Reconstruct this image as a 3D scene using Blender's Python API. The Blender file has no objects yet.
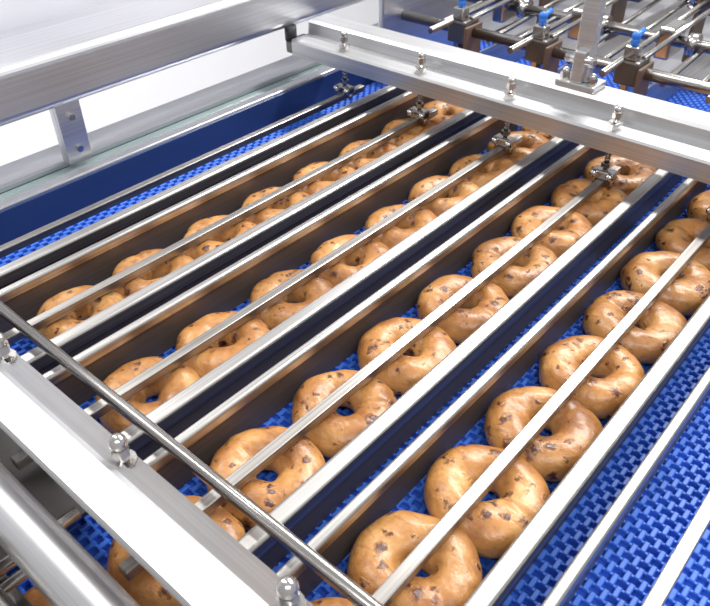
import bpy, bmesh, math, random
from mathutils import Vector, Matrix, noise
random.seed(7)
scene = bpy.context.scene
H = 0.51
P = 0.152
BAR = {k: -0.1645 - P*(5-k) for k in range(1, 6)}
BAR[6] = -0.022

# ------------------------------------------------------------ materials
def newmat(name):
    m = bpy.data.materials.new(name); m.use_nodes = True
    nt = m.node_tree; b = nt.nodes['Principled BSDF']
    return m, nt, b
def N(nt, t, **kw):
    n = nt.nodes.new(t)
    for k, v in kw.items():
        if k in n.inputs: n.inputs[k].default_value = v
        else: setattr(n, k, v)
    return n
def ramp(nt, stops):
    r = nt.nodes.new('ShaderNodeValToRGB'); e = r.color_ramp.elements
    while len(e) < len(stops): e.new(0.5)
    for i, (p, c) in enumerate(stops):
        e[i].position = p; e[i].color = (c[0], c[1], c[2], 1)
    return r
def steel(name, axis='Y', col=(0.62, 0.61, 0.60), rough=0.28, bump=0.02, var=0.12, metal=1.0):
    m, nt, b = newmat(name); L = nt.links
    tc = N(nt, 'ShaderNodeTexCoord'); mp = N(nt, 'ShaderNodeMapping')
    s = {'X': (3, 400, 400), 'Y': (400, 3, 400), 'Z': (400, 400, 3), 'N': (30, 30, 30)}[axis]
    mp.inputs['Scale'].default_value = s
    L.new(tc.outputs['Object'], mp.inputs['Vector'])
    no = N(nt, 'ShaderNodeTexNoise', Scale=1.0, Detail=4.0)
    L.new(mp.outputs[0], no.inputs['Vector'])
    no2 = N(nt, 'ShaderNodeTexNoise', Scale=7.0, Detail=3.0)
    L.new(tc.outputs['Object'], no2.inputs['Vector'])
    c = ramp(nt, [(0.3, [x*(1-var) for x in col]), (0.7, [min(1, x*(1+var)) for x in col])])
    L.new(no.outputs['Fac'], c.inputs['Fac']); L.new(c.outputs[0], b.inputs['Base Color'])
    mr = N(nt, 'ShaderNodeMapRange'); mr.inputs['To Min'].default_value = rough*0.75; mr.inputs['To Max'].default_value = rough*1.35
    L.new(no2.outputs['Fac'], mr.inputs['Value']); L.new(mr.outputs[0], b.inputs['Roughness'])
    b.inputs['Metallic'].default_value = metal
    bp = N(nt, 'ShaderNodeBump', Strength=bump, Distance=0.001)
    L.new(no.outputs['Fac'], bp.inputs['Height']); L.new(bp.outputs[0], b.inputs['Normal'])
    return m
M_RAIL = steel('brushed_steel_rail', 'Y', col=(0.50, 0.485, 0.47), rough=0.32, bump=0.12, var=0.25)
M_WEB = steel('shaded_steel_web', 'Y', col=(0.16, 0.125, 0.105), rough=0.38, bump=0.05, metal=0.6)  # dark reflections and shade on the webs put into the brown base colour
M_BAR = steel('steel_bar', 'Y', col=(0.38, 0.36, 0.34), rough=0.34, bump=0.12, var=0.25)
M_BEAM = steel('brushed_steel_beam', 'X', col=(0.62, 0.62, 0.63), rough=0.36, bump=0.06)
M_SIDE = steel('brushed_steel_frame', 'Y', col=(0.62, 0.62, 0.65), rough=0.34, bump=0.06)
M_BOLT = steel('polished_bolt_steel', 'N', col=(0.54, 0.52, 0.50), rough=0.18, bump=0.0)
M_ROD = steel('rod_steel', 'X', col=(0.42, 0.40, 0.38), rough=0.22, bump=0.03)
M_DARKST = steel('dark_steel', 'N', col=(0.18, 0.17, 0.165), rough=0.35, bump=0.0)
def plain(name, col, rough=0.5, metal=0.0, var=0.08, scale=8):
    m, nt, b = newmat(name); L = nt.links
    tc = N(nt, 'ShaderNodeTexCoord'); no = N(nt, 'ShaderNodeTexNoise', Scale=float(scale), Detail=5.0)
    L.new(tc.outputs['Object'], no.inputs['Vector'])
    c = ramp(nt, [(0.3, [x*(1-var) for x in col]), (0.7, [min(1, x*(1+var)) for x in col])])
    L.new(no.outputs['Fac'], c.inputs['Fac']); L.new(c.outputs[0], b.inputs['Base Color'])
    b.inputs['Roughness'].default_value = rough; b.inputs['Metallic'].default_value = metal
    return m
M_BLUE = plain('blue_belt_plastic', (0.042, 0.155, 0.65), 0.48, var=0.12, scale=20)
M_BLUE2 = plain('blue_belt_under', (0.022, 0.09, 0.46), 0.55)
M_GUARD = plain('dark_blue_guard_plastic', (0.018, 0.038, 0.12), 0.3)
M_GREEN = plain('greenish_polycarbonate', (0.28, 0.36, 0.36), 0.2)
M_FIT = plain('blue_fitting', (0.02, 0.16, 0.62), 0.35)
M_ORANGE = plain('tan_strap', (0.13, 0.075, 0.05), 0.5)
M_BLACK = plain('black_rubber', (0.02, 0.02, 0.022), 0.5)
M_WALL = plain('painted_wall', (0.86, 0.86, 0.88), 0.6, var=0.02, scale=3)
M_FLOOR = plain('epoxy_floor', (0.84, 0.84, 0.86), 0.35, var=0.04, scale=3)
M_PANEL = plain('lavender_grey_panel', (0.57, 0.57, 0.62), 0.4, var=0.03)

def bagel_mat():
    m, nt, b = newmat('baked_bagel_crust'); L = nt.links
    tc = N(nt, 'ShaderNodeTexCoord'); oi = N(nt, 'ShaderNodeObjectInfo')
    ad = N(nt, 'ShaderNodeVectorMath', operation='ADD')
    sc = N(nt, 'ShaderNodeVectorMath', operation='SCALE'); sc.inputs['Scale'].default_value = 3.0
    cx = N(nt, 'ShaderNodeCombineXYZ')
    for i in range(3): L.new(oi.outputs['Random'], cx.inputs[i])
    L.new(cx.outputs[0], sc.inputs[0]); L.new(tc.outputs['Object'], ad.inputs[0]); L.new(sc.outputs[0], ad.inputs[1])
    n1 = N(nt, 'ShaderNodeTexNoise', Scale=24.0, Detail=7.0, Roughness=0.62); L.new(ad.outputs[0], n1.inputs['Vector'])
    c1 = ramp(nt, [(0.27, (0.17, 0.062, 0.017)), (0.42, (0.31, 0.128, 0.036)), (0.55, (0.43, 0.20, 0.060)), (0.74, (0.58, 0.33, 0.125))])
    L.new(n1.outputs['Fac'], c1.inputs['Fac'])
    sx = N(nt, 'ShaderNodeSeparateXYZ'); L.new(tc.outputs['Object'], sx.inputs[0])
    mr = N(nt, 'ShaderNodeMapRange'); mr.inputs['From Min'].default_value = -0.012; mr.inputs['From Max'].default_value = 0.012
    mr.inputs['To Min'].default_value = 0.85; mr.inputs['To Max'].default_value = 0.0
    L.new(sx.outputs['Z'], mr.inputs['Value'])
    mx = N(nt, 'ShaderNodeMixRGB'); mx.inputs[2].default_value = (0.64, 0.385, 0.16, 1)
    L.new(mr.outputs[0], mx.inputs[0]); L.new(c1.outputs[0], mx.inputs[1])
    mp = N(nt, 'ShaderNodeMapping'); mp.inputs['Scale'].default_value = (40, 95, 60)
    L.new(ad.outputs[0], mp.inputs['Vector'])
    ns = N(nt, 'ShaderNodeTexNoise', Scale=1.0, Detail=4.0, Distortion=1.2); L.new(mp.outputs[0], ns.inputs['Vector'])
    rs = ramp(nt, [(0.56, (0, 0, 0)), (0.70, (0.5, 0.5, 0.5))]); L.new(ns.outputs['Fac'], rs.inputs['Fac'])
    mxs = N(nt, 'ShaderNodeMixRGB'); mxs.inputs[2].default_value = (0.20, 0.066, 0.022, 1)
    L.new(rs.outputs[0], mxs.inputs[0]); L.new(mx.outputs[0], mxs.inputs[1])
    hv = N(nt, 'ShaderNodeHueSaturation'); mv = N(nt, 'ShaderNodeMapRange')
    mv.inputs['To Min'].default_value = 0.88; mv.inputs['To Max'].default_value = 1.16
    L.new(oi.outputs['Random'], mv.inputs['Value']); L.new(mv.outputs[0], hv.inputs['Value']); L.new(mxs.outputs[0], hv.inputs['Color'])
    wn = N(nt, 'ShaderNodeTexNoise', Scale=170.0, Detail=3.0); L.new(ad.outputs[0], wn.inputs['Vector'])
    wm = N(nt, 'ShaderNodeMixRGB', blend_type='LINEAR_LIGHT'); wm.inputs[0].default_value = 0.006
    L.new(ad.outputs[0], wm.inputs[1]); L.new(wn.outputs['Color'], wm.inputs[2])
    masks = []
    for scl, thr in ((88.0, 0.83), (150.0, 0.90)):
        vo = N(nt, 'ShaderNodeTexVoronoi', Scale=scl); L.new(wm.outputs[0], vo.inputs['Vector'])
        sep = N(nt, 'ShaderNodeSeparateColor'); L.new(vo.outputs['Color'], sep.inputs[0])
        r1 = N(nt, 'ShaderNodeMapRange'); r1.inputs['From Min'].default_value = 0.55; r1.inputs['From Max'].default_value = 0.20
        L.new(vo.outputs['Distance'], r1.inputs['Value'])
        r2 = N(nt, 'ShaderNodeMath', operation='GREATER_THAN'); r2.inputs[1].default_value = thr
        L.new(sep.outputs[0], r2.inputs[0])
        mm = N(nt, 'ShaderNodeMath', operation='MULTIPLY'); L.new(r1.outputs[0], mm.inputs[0]); L.new(r2.outputs[0], mm.inputs[1])
        masks.append(mm)
    rm = N(nt, 'ShaderNodeMath', operation='MAXIMUM'); L.new(masks[0].outputs[0], rm.inputs[0]); L.new(masks[1].outputs[0], rm.inputs[1])
    mx2 = N(nt, 'ShaderNodeMixRGB'); mx2.inputs[2].default_value = (0.070, 0.020, 0.016, 1)
    rk = N(nt, 'ShaderNodeMath', operation='MULTIPLY'); rk.inputs[1].default_value = 1.0; rk.use_clamp = True
    L.new(rm.outputs[0], rk.inputs[0]); L.new(rk.outputs[0], mx2.inputs[0]); L.new(hv.outputs[0], mx2.inputs[1])
    L.new(mx2.outputs[0], b.inputs['Base Color'])
    b.inputs['Roughness'].default_value = 0.37
    b.inputs['Specular IOR Level'].default_value = 0.5
    b.inputs['Coat Weight'].default_value = 0.08; b.inputs['Coat Roughness'].default_value = 0.2
    n2 = N(nt, 'ShaderNodeTexNoise', Scale=150.0, Detail=6.0); L.new(ad.outputs[0], n2.inputs['Vector'])
    sm = N(nt, 'ShaderNodeMath', operation='ADD'); L.new(n2.outputs['Fac'], sm.inputs[0]); L.new(rm.outputs[0], sm.inputs[1])
    bp = N(nt, 'ShaderNodeBump', Strength=0.5, Distance=0.002); L.new(sm.outputs[0], bp.inputs['Height'])
    L.new(bp.outputs[0], b.inputs['Normal'])
    return m
M_BAGEL = bagel_mat()

# ------------------------------------------------------------ mesh builder
class MB:
    def __init__(s): s.bm = bmesh.new(); s.mats = []
    def mi(s, m):
        if m not in s.mats: s.mats.append(m)
        return s.mats.index(m)
    def _merge(s, tmp, m, smooth=False):
        idx = s.mi(m)
        vm = {}
        for v in tmp.verts: vm[v] = s.bm.verts.new(v.co)
        for f in tmp.faces:
            try:
                nf = s.bm.faces.new([vm[v] for v in f.verts]); nf.material_index = idx; nf.smooth = smooth or f.smooth
            except ValueError: pass
        tmp.free()
    def box(s, x0, x1, y0, y1, z0, z1, m, bev=0.0, seg=2, mat=None):
        t = bmesh.new(); bmesh.ops.create_cube(t, size=1)
        for v in t.verts:
            v.co = Vector(((x0+x1)/2+v.co.x*(x1-x0), (y0+y1)/2+v.co.y*(y1-y0), (z0+z1)/2+v.co.z*(z1-z0)))
        if bev > 0:
            bmesh.ops.bevel(t, geom=t.edges[:], offset=bev, segments=seg, affect='EDGES', profile=0.5)
        if mat is not None: t.transform(mat)
        s._merge(t, m)
        return s
    def cyl(s, p0, p1, r, m, n=20, r2=None, ends=True):
        p0, p1 = Vector(p0), Vector(p1); d = p1-p0
        t = bmesh.new()
        bmesh.ops.create_cone(t, cap_ends=ends, segments=n, radius1=r, radius2=r if r2 is None else r2, depth=d.length)
        for f in t.faces: f.smooth = len(f.verts) == 4 and n > 6
        q = Vector((0, 0, 1)).rotation_difference(d.normalized())
        t.transform(Matrix.Translation((p0+p1)/2) @ q.to_matrix().to_4x4())
        s._merge(t, m); return s
    def ball(s, c, r, m, sc=(1, 1, 1)):
        t = bmesh.new(); bmesh.ops.create_uvsphere(t, u_segments=18, v_segments=12, radius=r)
        t.transform(Matrix.Translation(c) @ Matrix.Diagonal((*sc, 1)))
        s._merge(t, m, True); return s
    def extrude(s, prof, a0, a1, axis, m, smooth=False):
        t = bmesh.new(); rings = []
        for a in (a0, a1):
            rings.append([t.verts.new((p[0], a, p[1]) if axis == 'Y' else (a, p[0], p[1])) for p in prof])
        n = len(prof)
        for i in range(n):
            f = t.faces.new((rings[0][i], rings[0][(i+1) % n], rings[1][(i+1) % n], rings[1][i])); f.smooth = smooth
        t.faces.new(rings[0]); t.faces.new(rings[1][::-1])
        bmesh.ops.recalc_face_normals(t, faces=t.faces[:])
        s._merge(t, m); return s
    def obj(s, name, parent=None, origin=None):
        me = bpy.data.meshes.new(name)
        if origin is not None:
            s.bm.transform(Matrix.Translation(-Vector(origin)))
        s.bm.to_mesh(me); s.bm.free()
        for m in s.mats: me.materials.append(m)
        o = bpy.data.objects.new(name, me); scene.collection.objects.link(o)
        if origin is not None: o.location = origin
        if parent: o.parent = parent
        return o
def empty(name):
    e = bpy.data.objects.new(name, None); scene.collection.objects.link(e); return e

# ------------------------------------------------------------ room
MB().box(-4, 3.5, -2.5, 6, -1.0, -0.95, M_FLOOR).obj('floor')
MB().box(-3.1, -3.0, -2.5, 6, -0.95, 2.4, M_WALL).obj('wall_left')
MB().box(-3.0, 3.5, 5.0, 5.1, -0.95, 2.4, M_WALL).obj('wall_back')

# ------------------------------------------------------------ belt
conv = empty('conveyor_belt')
X0, X1, Y0, Y1 = -0.845, 0.45, -0.25, 1.35
tx, ty = 0.0130, 0.0170
t = MB()
def nub(cx, cy, wx, wy, z0, z1, m, c=0.0008):
    bm = t.bm; idx = t.mi(m)
    lo = [bm.verts.new((cx+a*wx/2, cy+b*wy/2, z0)) for a, b in ((-1, -1), (1, -1), (1, 1), (-1, 1))]
    mi = [bm.verts.new((cx+a*wx/2, cy+b*wy/2, z1-c)) for a, b in ((-1, -1), (1, -1), (1, 1), (-1, 1))]
    hi = [bm.verts.new((cx+a*(wx/2-c), cy+b*(wy/2-c), z1)) for a, b in ((-1, -1), (1, -1), (1, 1), (-1, 1))]
    for A, B in ((lo, mi), (mi, hi)):
        for i in range(4):
            f = bm.faces.new((A[i], A[(i+1) % 4], B[(i+1) % 4], B[i])); f.material_index = idx
    bm.faces.new(hi).material_index = idx
nub(tx*0.25, ty*0.25, 0.0044, 0.0112, -0.006, 0.0, M_BLUE)
nub(tx*0.75, ty*0.75, 0.0044, 0.0112, -0.006, 0.0, M_BLUE)
nub(tx*0.5, ty*0.0, tx*1.02, 0.0026, -0.006, -0.0014, M_BLUE, 0.0005)
nub(tx*0.5, ty*0.5, tx*1.02, 0.0026, -0.006, -0.0014, M_BLUE, 0.0005)
top = t.obj('link_mesh', conv); top.location = (X0, Y0, 0)
for ax, n, s_ in ((0, int((X1-X0)/tx), tx), (1, int((Y1-Y0)/ty), ty)):
    md = top.modifiers.new('arr%d' % ax, 'ARRAY'); md.count = n; md.use_relative_offset = False; md.use_constant_offset = True
    md.constant_offset_displace = (s_ if ax == 0 else 0, s_ if ax == 1 else 0, 0)
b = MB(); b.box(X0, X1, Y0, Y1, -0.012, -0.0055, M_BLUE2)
b.obj('under_layer', conv)
b = MB()
b.box(X0, X1, Y0, 2.6, -0.05, -0.016, M_DARKST)
b.box(X0, X1, Y1+0.02, 2.6, -0.015, -0.002, M_SIDE, 0.003)
for yy in (-0.2, 2.5):
    for xx in (-0.8, 0.4):
        b.box(xx-0.025, xx+0.025, yy-0.025, yy+0.025, -0.95, -0.05, M_SIDE, 0.004)
b.obj('bed_and_legs', conv)

# ------------------------------------------------------------ lane dividers
RT = 0.057
YA, YB = 0.150, 1.00
def divider(x, kind):
    b = MB()
    w = 0.0078 if kind == 'A' else 0.0050
    r = 0.0034
    prof = []
    for i in range(7):
        a = math.pi*i/12
        prof.append((x+w-r+r*math.cos(a), RT-r+r*math.sin(a)))
    for i in range(7):
        a = math.pi/2+math.pi*i/12
        prof.append((x-w+r+r*math.cos(a), RT-r+r*math.sin(a)))
    capd = 0.015 if kind == 'A' else 0.011
    prof += [(x-w, RT-capd), (x+w, RT-capd)]
    b.extrude(prof, YA, YB, 'Y', M_RAIL)
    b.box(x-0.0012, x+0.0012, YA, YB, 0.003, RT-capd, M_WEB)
    return b.obj('lane_divider_rail')
for k in range(1, 6):
    a = -0.2596 + P*(k-4)
    if k == 5: a = -0.1090
    divider(a, 'A'); divider(a+0.0363, 'B')

# ------------------------------------------------------------ hold-down bars with hanging bolts
def hexnut(b, x, y, z0, z1, r, m=M_BOLT):
    b.cyl((x, y, z0), (x, y, z1), r, m, n=6)
def bolt(b, x, y, zb, zbeam):
    b.cyl((x, y, zb), (x, y, zbeam+0.022), 0.0032, M_BOLT, 14)
    hexnut(b, x, y, zbeam, zbeam+0.006, 0.0075)
    b.cyl((x, y, zbeam+0.006), (x, y, zbeam+0.008), 0.0088, M_BOLT, 20)
    hexnut(b, x, y, zbeam+0.013, zbeam+0.020, 0.0062)
    b.ball((x, y, zbeam+0.024), 0.0062, M_BOLT)
    for i in range(6):
        z = zb+0.020+i*0.006
        if z < zbeam-0.02: b.cyl((x, y, z), (x, y, z+0.002), 0.0038, M_BOLT, 14)
    hexnut(b, x, y, zb+0.016, zb+0.022, 0.0066)
    b.box(x-0.015, x+0.015, y-0.008, y+0.008, zb, zb+0.012, M_BOLT, 0.002)
    for sx in (-1, 1):
        b.ball((x+sx*0.011, y-0.009, zb+0.007), 0.0052, M_BOLT)
        b.cyl((x+sx*0.0115, y, zb-0.010), (x+sx*0.0115, y, zb+0.002), 0.003, M_BOLT, 12)
YF, YR = 0.130, 0.857
ZF, ZR = 0.136, 0.118
for k, x in BAR.items():
    b = MB()
    b.box(x-0.0055, x+0.0055, 0.105, 0.90, 0.0375, 0.0475, M_BAR, 0.0012, 2)
    bolt(b, x, YR, 0.0475, ZR)
    bolt(b, x, YF, 0.0475, ZF)
    b.obj('hold_down_bar')

# ------------------------------------------------------------ cross beams
b = MB()
b.extrude([(0.838, 0.092), (0.838, 0.115), (0.840, 0.118), (0.878, 0.118), (0.880, 0.136), (0.884, 0.140),
           (0.923, 0.140), (0.927, 0.136), (0.927, 0.108), (0.921, 0.108), (0.921, 0.132), (0.886, 0.132), (0.886, 0.110), (0.844, 0.110), (0.844, 0.092)],
          -0.872, 0.55, 'X', M_BEAM)
b.box(-0.895, -0.860, 0.845, 0.89, 0.090, 0.112, M_DARKST, 0.004)
b.cyl((-0.885, 0.85, 0.112), (-0.885, 0.85, 0.135), 0.010, M_BLACK, 16)
b.obj('rear_cross_beam')
b = MB()
bx, by, bz = -0.392, 0.902, 0.140
b.box(bx-0.028, bx+0.028, by-0.019, by+0.019, bz, bz+0.009, M_BEAM, 0.002)
b.box(bx-0.008, bx+0.008, by-0.018, by+0.018, bz+0.009, bz+0.050, M_BEAM, 0.002)
b.box(bx-0.012, bx+0.012, by-0.008, by+0.008, bz+0.009, 0.42, M_BEAM, 0.002)
for sx in (-1, 1):
    hexnut(b, bx+sx*0.019, by-0.008, bz+0.009, bz+0.017, 0.007)
    b.ball((bx+sx*0.019, by-0.008, bz+0.018), 0.0055, M_BOLT)
b.cyl((bx-0.02, by-0.012, bz+0.038), (bx+0.02, by-0.012, bz+0.038), 0.006, M_BOLT)
b.obj('beam_support_bracket')

b = MB()
b.extrude([(0.092, 0.144), (0.091, 0.150), (0.093, 0.153), (0.116, 0.153), (0.120, 0.151), (0.143, ZF-0.006), (0.143, ZF-0.011),
           (0.118, 0.146), (0.115, 0.148), (0.097, 0.148), (0.095, 0.144)], -0.95, 0.30, 'X', M_BEAM)
b.obj('front_cross_beam')

b = MB()
b.cyl((-0.95, 0.187, 0.075), (0.30, 0.187, 0.075), 0.0056, M_ROD, 24)
for x in (-0.83, -0.05, 0.22):
    b.box(x-0.006, x+0.006, 0.178, 0.196, 0.056, 0.068, M_BOLT, 0.001)
b.obj('cross_rod')

# lower-left drive structure
b = MB()
XD = -0.838
b.cyl((XD, 0.069, 0.100), (0.30, 0.069, 0.100), 0.017, M_BEAM, 32)
b.cyl((XD, 0.028, 0.088), (0.30, 0.028, 0.088), 0.011, M_ROD, 28)
b.cyl((XD, -0.010, 0.070), (0.30, -0.010, 0.070), 0.008, M_ROD, 24)
b.box(XD, 0.30, -0.24, 0.05, 0.040, 0.046, M_DARKST, 0.001)
b.box(XD, -0.395, 0.04, 0.146, 0.022, 0.028, M_DARKST, 0.001)
b.box(XD, -0.395, 0.044, 0.050, 0.022, 0.046, M_DARKST)
b.box(XD, 0.30, 0.001, 0.012, 0.055, 0.062, M_BEAM, 0.001)
for k in range(1, 7):
    x = BAR[k]
    b.box(x+0.055, x+0.068, -0.02, 0.060, 0.045, 0.098, M_BOLT, 0.003)
    b.cyl((x+0.075, 0.028, 0.088), (x+0.092, 0.028, 0.088), 0.018, M_BOLT, 24)
    b.cyl((x-0.06, -0.05, 0.055), (x-0.06, 0.11, 0.055), 0.005, M_BOLT, 14)
    b.cyl((x-0.04, -0.05, 0.060), (x-0.04, 0.09, 0.060), 0.004, M_ROD, 14)
b.obj('drive_shaft_assembly')

# ------------------------------------------------------------ left side
b = MB()
b.box(-0.853, -0.847, -0.25, 2.6, -0.05, 0.048, M_GUARD, 0.001)
b.obj('side_guard')
b = MB()
b.box(-0.872, -0.8535, -0.25, 2.6, 0.040, 0.050, M_SIDE, 0.002)
b.box(-0.905, -0.872, -0.25, 2.6, 0.030, 0.041, M_GREEN, 0.001)
b.box(-0.930, -0.905, -0.25, 2.6, 0.040, 0.050, M_SIDE, 0.002)
b.box(-0.975, -0.930, -0.25, 2.6, 0.034, 0.044, M_PANEL, 0.002)
b.box(-0.970, -0.858, -0.25, 2.6, -0.10, 0.030, M_SIDE, 0.002)
for yy in (-0.1, 1.2, 2.5):
    b.box(-0.965, -0.905, yy-0.03, yy+0.03, -0.95, -0.10, M_SIDE, 0.004)
b.obj('side_ledge')
b = MB()
b.box(-1.03, -0.885, -0.25, 2.6, 0.130, 0.200, M_SIDE, 0.012, 5)
b.extrude([(-1.035, 0.12), (-1.06, 0.12), (-1.09, 0.30), (-1.07, 0.31)], -0.25, 2.6, 'Y', M_PANEL)
for yy in (0.437, 1.3, 2.2):
    b.box(-0.893, -0.887, yy-0.018, yy+0.018, 0.050, 0.135, M_SIDE, 0.001)
    b.box(-0.905, -0.893, yy-0.018, yy-0.013, 0.050, 0.135, M_SIDE, 0.001)
    for z in (0.070, 0.115):
        b.cyl((-0.887, yy, z), (-0.882, yy, z), 0.005, M_BOLT, 6)
b.obj('side_frame_beam')

# ------------------------------------------------------------ far guide machinery
mech = empty('bagel_pusher_mechanism')
b = MB()
XL, XR = -0.838, 0.45
b.cyl((XL, 1.08, 0.11), (XR, 1.08, 0.11), 0.009, M_ROD, 20)
b.cyl((XL, 1.22, 0.12), (XR, 1.22, 0.12), 0.009, M_ROD, 20)
b.cyl((XL, 1.42, 0.14), (XR, 1.42, 0.14), 0.014, M_ROD, 20)
b.box(XL, XR, 1.55, 1.62, 0.11, 0.16, M_BEAM, 0.004)
b.box(XL, XR, 1.80, 1.86, 0.13, 0.20, M_BEAM, 0.004)
b.cyl((XL, 1.72, 0.17), (XR, 1.72, 0.17), 0.012, M_ROD, 20)
for sx in (XL, XR-0.012):
    b.box(sx, sx+0.012, 1.02, 1.9, 0.001, 0.16, M_SIDE, 0.003)
b.obj('transverse_shafts', mech)
for k in range(2, 8):
    x = -0.545+P*(k-3)
    b = MB()
    b.box(x-0.018, x+0.018, 1.058, 1.102, 0.092, 0.130, M_DARKST, 0.004)
    b.box(x-0.012, x+0.012, 1.19, 1.25, 0.095, 0.145, M_BOLT, 0.004)
    b.box(x-0.024, x+0.024, 1.395, 1.445, 0.115, 0.165, M_DARKST, 0.004)
    b.cyl((x-0.012, 1.0, 0.125), (x-0.012, 1.80, 0.150), 0.005, M_ROD, 14)
    b.cyl((x+0.014, 1.08, 0.13), (x+0.014, 1.56, 0.150), 0.004, M_ROD, 14)
    b.cyl((x+0.050, 1.08, 0.10), (x+0.050, 1.56, 0.130), 0.004, M_ROD, 14)
    b.cyl((x-0.050, 1.08, 0.11), (x-0.050, 1.56, 0.135), 0.004, M_ROD, 14)
    b.box(x-0.005, x+0.005, 1.06, 1.10, 0.02, 0.095, M_BOLT, 0.001)
    b.box(x+0.018, x+0.023, 1.055, 1.105, 0.03, 0.122, M_ORANGE, 0.002)
    b.box(x-0.026, x-0.020, 1.39, 1.45, 0.03, 0.15, M_ORANGE, 0.002)
    b.box(x-0.010, x+0.010, 1.06, 1.08, 0.130, 0.150, M_BOLT, 0.002)
    b.cyl((x, 1.07, 0.150), (x, 1.07, 0.162), 0.006, M_FIT, 16)
    b.ball((x, 1.07, 0.163), 0.007, M_FIT)
    b.cyl((x, 1.07, 0.162), (x, 1.095, 0.166), 0.004, M_FIT, 12)
    b.cyl((x+0.03, 1.22, 0.12), (x+0.045, 1.22, 0.12), 0.017, M_BOLT, 24)
    b.cyl((x-0.045, 1.42, 0.14), (x-0.03, 1.42, 0.14), 0.024, M_BOLT, 24)
    b.box(x-0.002, x+0.002, 1.02, 2.2, 0.003, 0.055, M_RAIL)
    b.obj('lane_pusher_unit', mech)

# ------------------------------------------------------------ bagels
RX, RY = 0.0525, 0.0500
def bagel_mesh(seed):
    rnd = random.Random(seed)
    bm = bmesh.new(); nu, nv = 88, 36
    R = 0.0303; rx = rnd.uniform(0.0192, 0.0218); rz = 0.0185
    off = Vector((seed*3.7, seed*1.3, seed*2.1))
    ph = rnd.uniform(0, 6.28); hole_e = rnd.uniform(0.03, 0.15)
    el = rnd.uniform(0.005, 0.03)
    rows = []
    for i in range(nu):
        u = 2*math.pi*i/nu; row = []
        cu, su = math.cos(u), math.sin(u)
        nn = noise.noise(Vector((cu, su, 0))*1.1+off)
        rr = rx*(1+0.12*nn); RR = R*(1+el*math.cos(2*u+ph))
        for j in range(nv):
            v = 2*math.pi*j/nv
            cv, sv = math.cos(v), math.sin(v)
            x = RR + rr*cv*(1.0 if cv > 0 else 1.0+hole_e*math.cos(2*u+ph+1.0))
            if x < 0.006: x = 0.003+0.003*math.exp((x-0.006)/0.003)
            z = rz*math.copysign(abs(sv)**0.92, sv)*(1+0.08*nn)
            if z < -rz*0.78: z = -rz*0.78 + (z+rz*0.78)*0.25
            p = Vector((x*cu, x*su, z))
            d = noise.noise(p*38+off)*0.0017 + noise.noise(p*95+off)*0.0008
            p += Vector((cu*cv, su*cv, sv))*d
            row.append(bm.verts.new(p))
        rows.append(row)
    for i in range(nu):
        for j in range(nv):
            f = bm.faces.new((rows[i][j], rows[(i+1) % nu][j], rows[(i+1) % nu][(j+1) % nv], rows[i][(j+1) % nv])); f.smooth = True
    a0 = rnd.uniform(0, 6.28); wd = rnd.uniform(0.09, 0.15)
    for v in bm.verts:
        a = math.atan2(v.co.y, v.co.x)+v.co.z*6; d = abs((a-a0+math.pi) % (2*math.pi)-math.pi)
        rad = math.hypot(v.co.x, v.co.y)
        k = math.exp(-(d/wd)**2)
        v.co.z *= 1-0.08*k
        if rad > 0.03: v.co.x *= 1-0.035*k; v.co.y *= 1-0.035*k
    ax = max(v.co.x for v in bm.verts), min(v.co.x for v in bm.verts)
    ay = max(v.co.y for v in bm.verts), min(v.co.y for v in bm.verts)
    for v in bm.verts:
        v.co.x = (v.co.x-(ax[0]+ax[1])/2)*2*RX/(ax[0]-ax[1]); v.co.y = (v.co.y-(ay[0]+ay[1])/2)*2*RY/(ay[0]-ay[1])
    zmin = min(v.co.z for v in bm.verts); zmax = max(v.co.z for v in bm.verts)
    ht = rnd.uniform(0.0350, 0.0370)
    for v in bm.verts: v.co.z *= ht/(zmax-zmin)
    zmin *= ht/(zmax-zmin)
    me = bpy.data.meshes.new('bagel_mesh'); bm.to_mesh(me); bm.free(); me.materials.append(M_BAGEL)
    return me, zmin
variants = [bagel_mesh(s) for s in range(1, 17)]
cnt = 0
def bagel(x, y, s=1.0):
    global cnt
    me, zmin = variants[(cnt*7) % 16]; cnt += 1
    o = bpy.data.objects.new('bagel', me); scene.collection.objects.link(o)
    o.rotation_euler = (0, 0, random.choice((0, math.pi))+random.uniform(-0.15, 0.15))
    o.scale = (s, s, 1.0)
    o.location = (x, y, -zmin+0.0003)
lane5 = [(-.166, .060), (-.167, .158), (-.1675, .254), (-.165, .346), (-.166, .440), (-.165, .534), (-.165, .632), (-.168, .732), (-.167, .827), (-.166, .922), (-.167, 1.018)]
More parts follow.
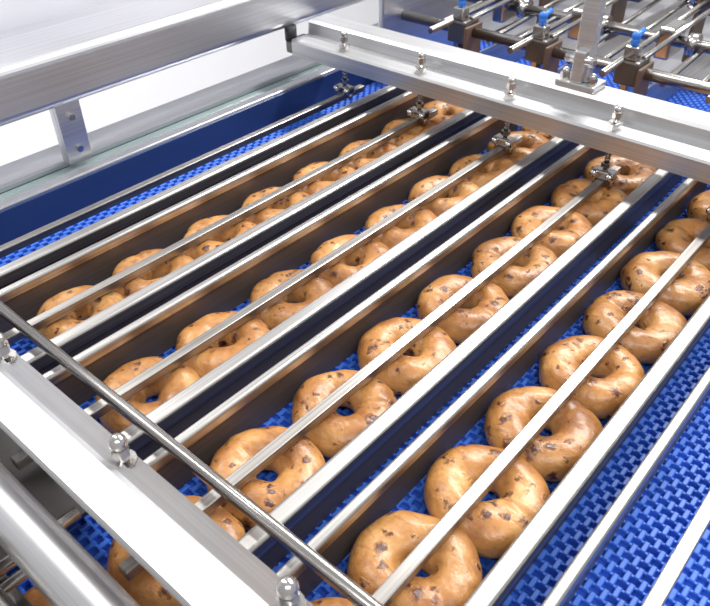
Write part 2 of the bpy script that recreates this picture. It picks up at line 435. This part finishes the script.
lane4 = [(-.319, .05), (-.318, .148), (-.318, .245), (-.317, .342), (-.319, .441), (-.318, .540), (-.317, .642), (-.319, .738), (-.317, .834), (-.318, .930), (-.317, 1.027)]
for x, y in lane5+lane4: bagel(x, y, random.uniform(0.985, 1.01))
for lane, y, sh in ((3, 0.236, 0.002), (2, 0.26, 0.002)):
    while y < 1.05:
        bagel(BAR[lane]+sh+random.uniform(-0.0015, 0.001), y, random.uniform(0.98, 1.01)); y += random.uniform(0.094, 0.100)

# ------------------------------------------------------------ lights, world
w = bpy.data.worlds.new('world'); scene.world = w; w.use_nodes = True
bg = w.node_tree.nodes['Background']; bg.inputs[0].default_value = (0.98, 0.985, 1.0, 1); bg.inputs[1].default_value = 0.63
def area(name, loc, target, sx, sy, power, col=(1, 1, 1)):
    l = bpy.data.lights.new(name, 'AREA'); l.shape = 'RECTANGLE'; l.size = sx; l.size_y = sy; l.energy = power; l.color = col
    o = bpy.data.objects.new(name, l); scene.collection.objects.link(o); o.location = loc
    o.rotation_euler = (Vector(target)-Vector(loc)).to_track_quat('-Z', 'Y').to_euler()
area('ceiling_lamp', (-0.4, 2.2, 2.0), (-0.3, 0.6, 0), 2.0, 0.2, 100, (1.0, 0.985, 0.96))
area('ceiling_lamp', (-2.0, 0.4, 2.0), (-0.4, 0.5, 0), 0.2, 2.0, 36, (1.0, 0.985, 0.96))
area('ceiling_lamp', (0.8, -0.4, 2.0), (-0.1, 0.4, 0), 1.6, 0.3, 30)

# ------------------------------------------------------------ camera
cam = bpy.data.cameras.new('camera'); co = bpy.data.objects.new('camera', cam); scene.collection.objects.link(co)
R_ = Matrix(((0.7550, -0.3980, 0.5211), (0.6559, 0.4710, -0.5899), (-0.0106, 0.7872, 0.6166)))
q = R_.to_quaternion().normalized()
co.matrix_world = Matrix.Translation((0, 0, H)) @ q.to_matrix().to_4x4()
cam.sensor_width = 36; cam.lens = 724/710*36; cam.clip_start = 0.02; cam.clip_end = 50
cam.dof.use_dof = True; cam.dof.focus_distance = 0.72; cam.dof.aperture_fstop = 16
scene.camera = co
scene.view_settings.view_transform = 'Standard'
scene.view_settings.exposure = 0.0
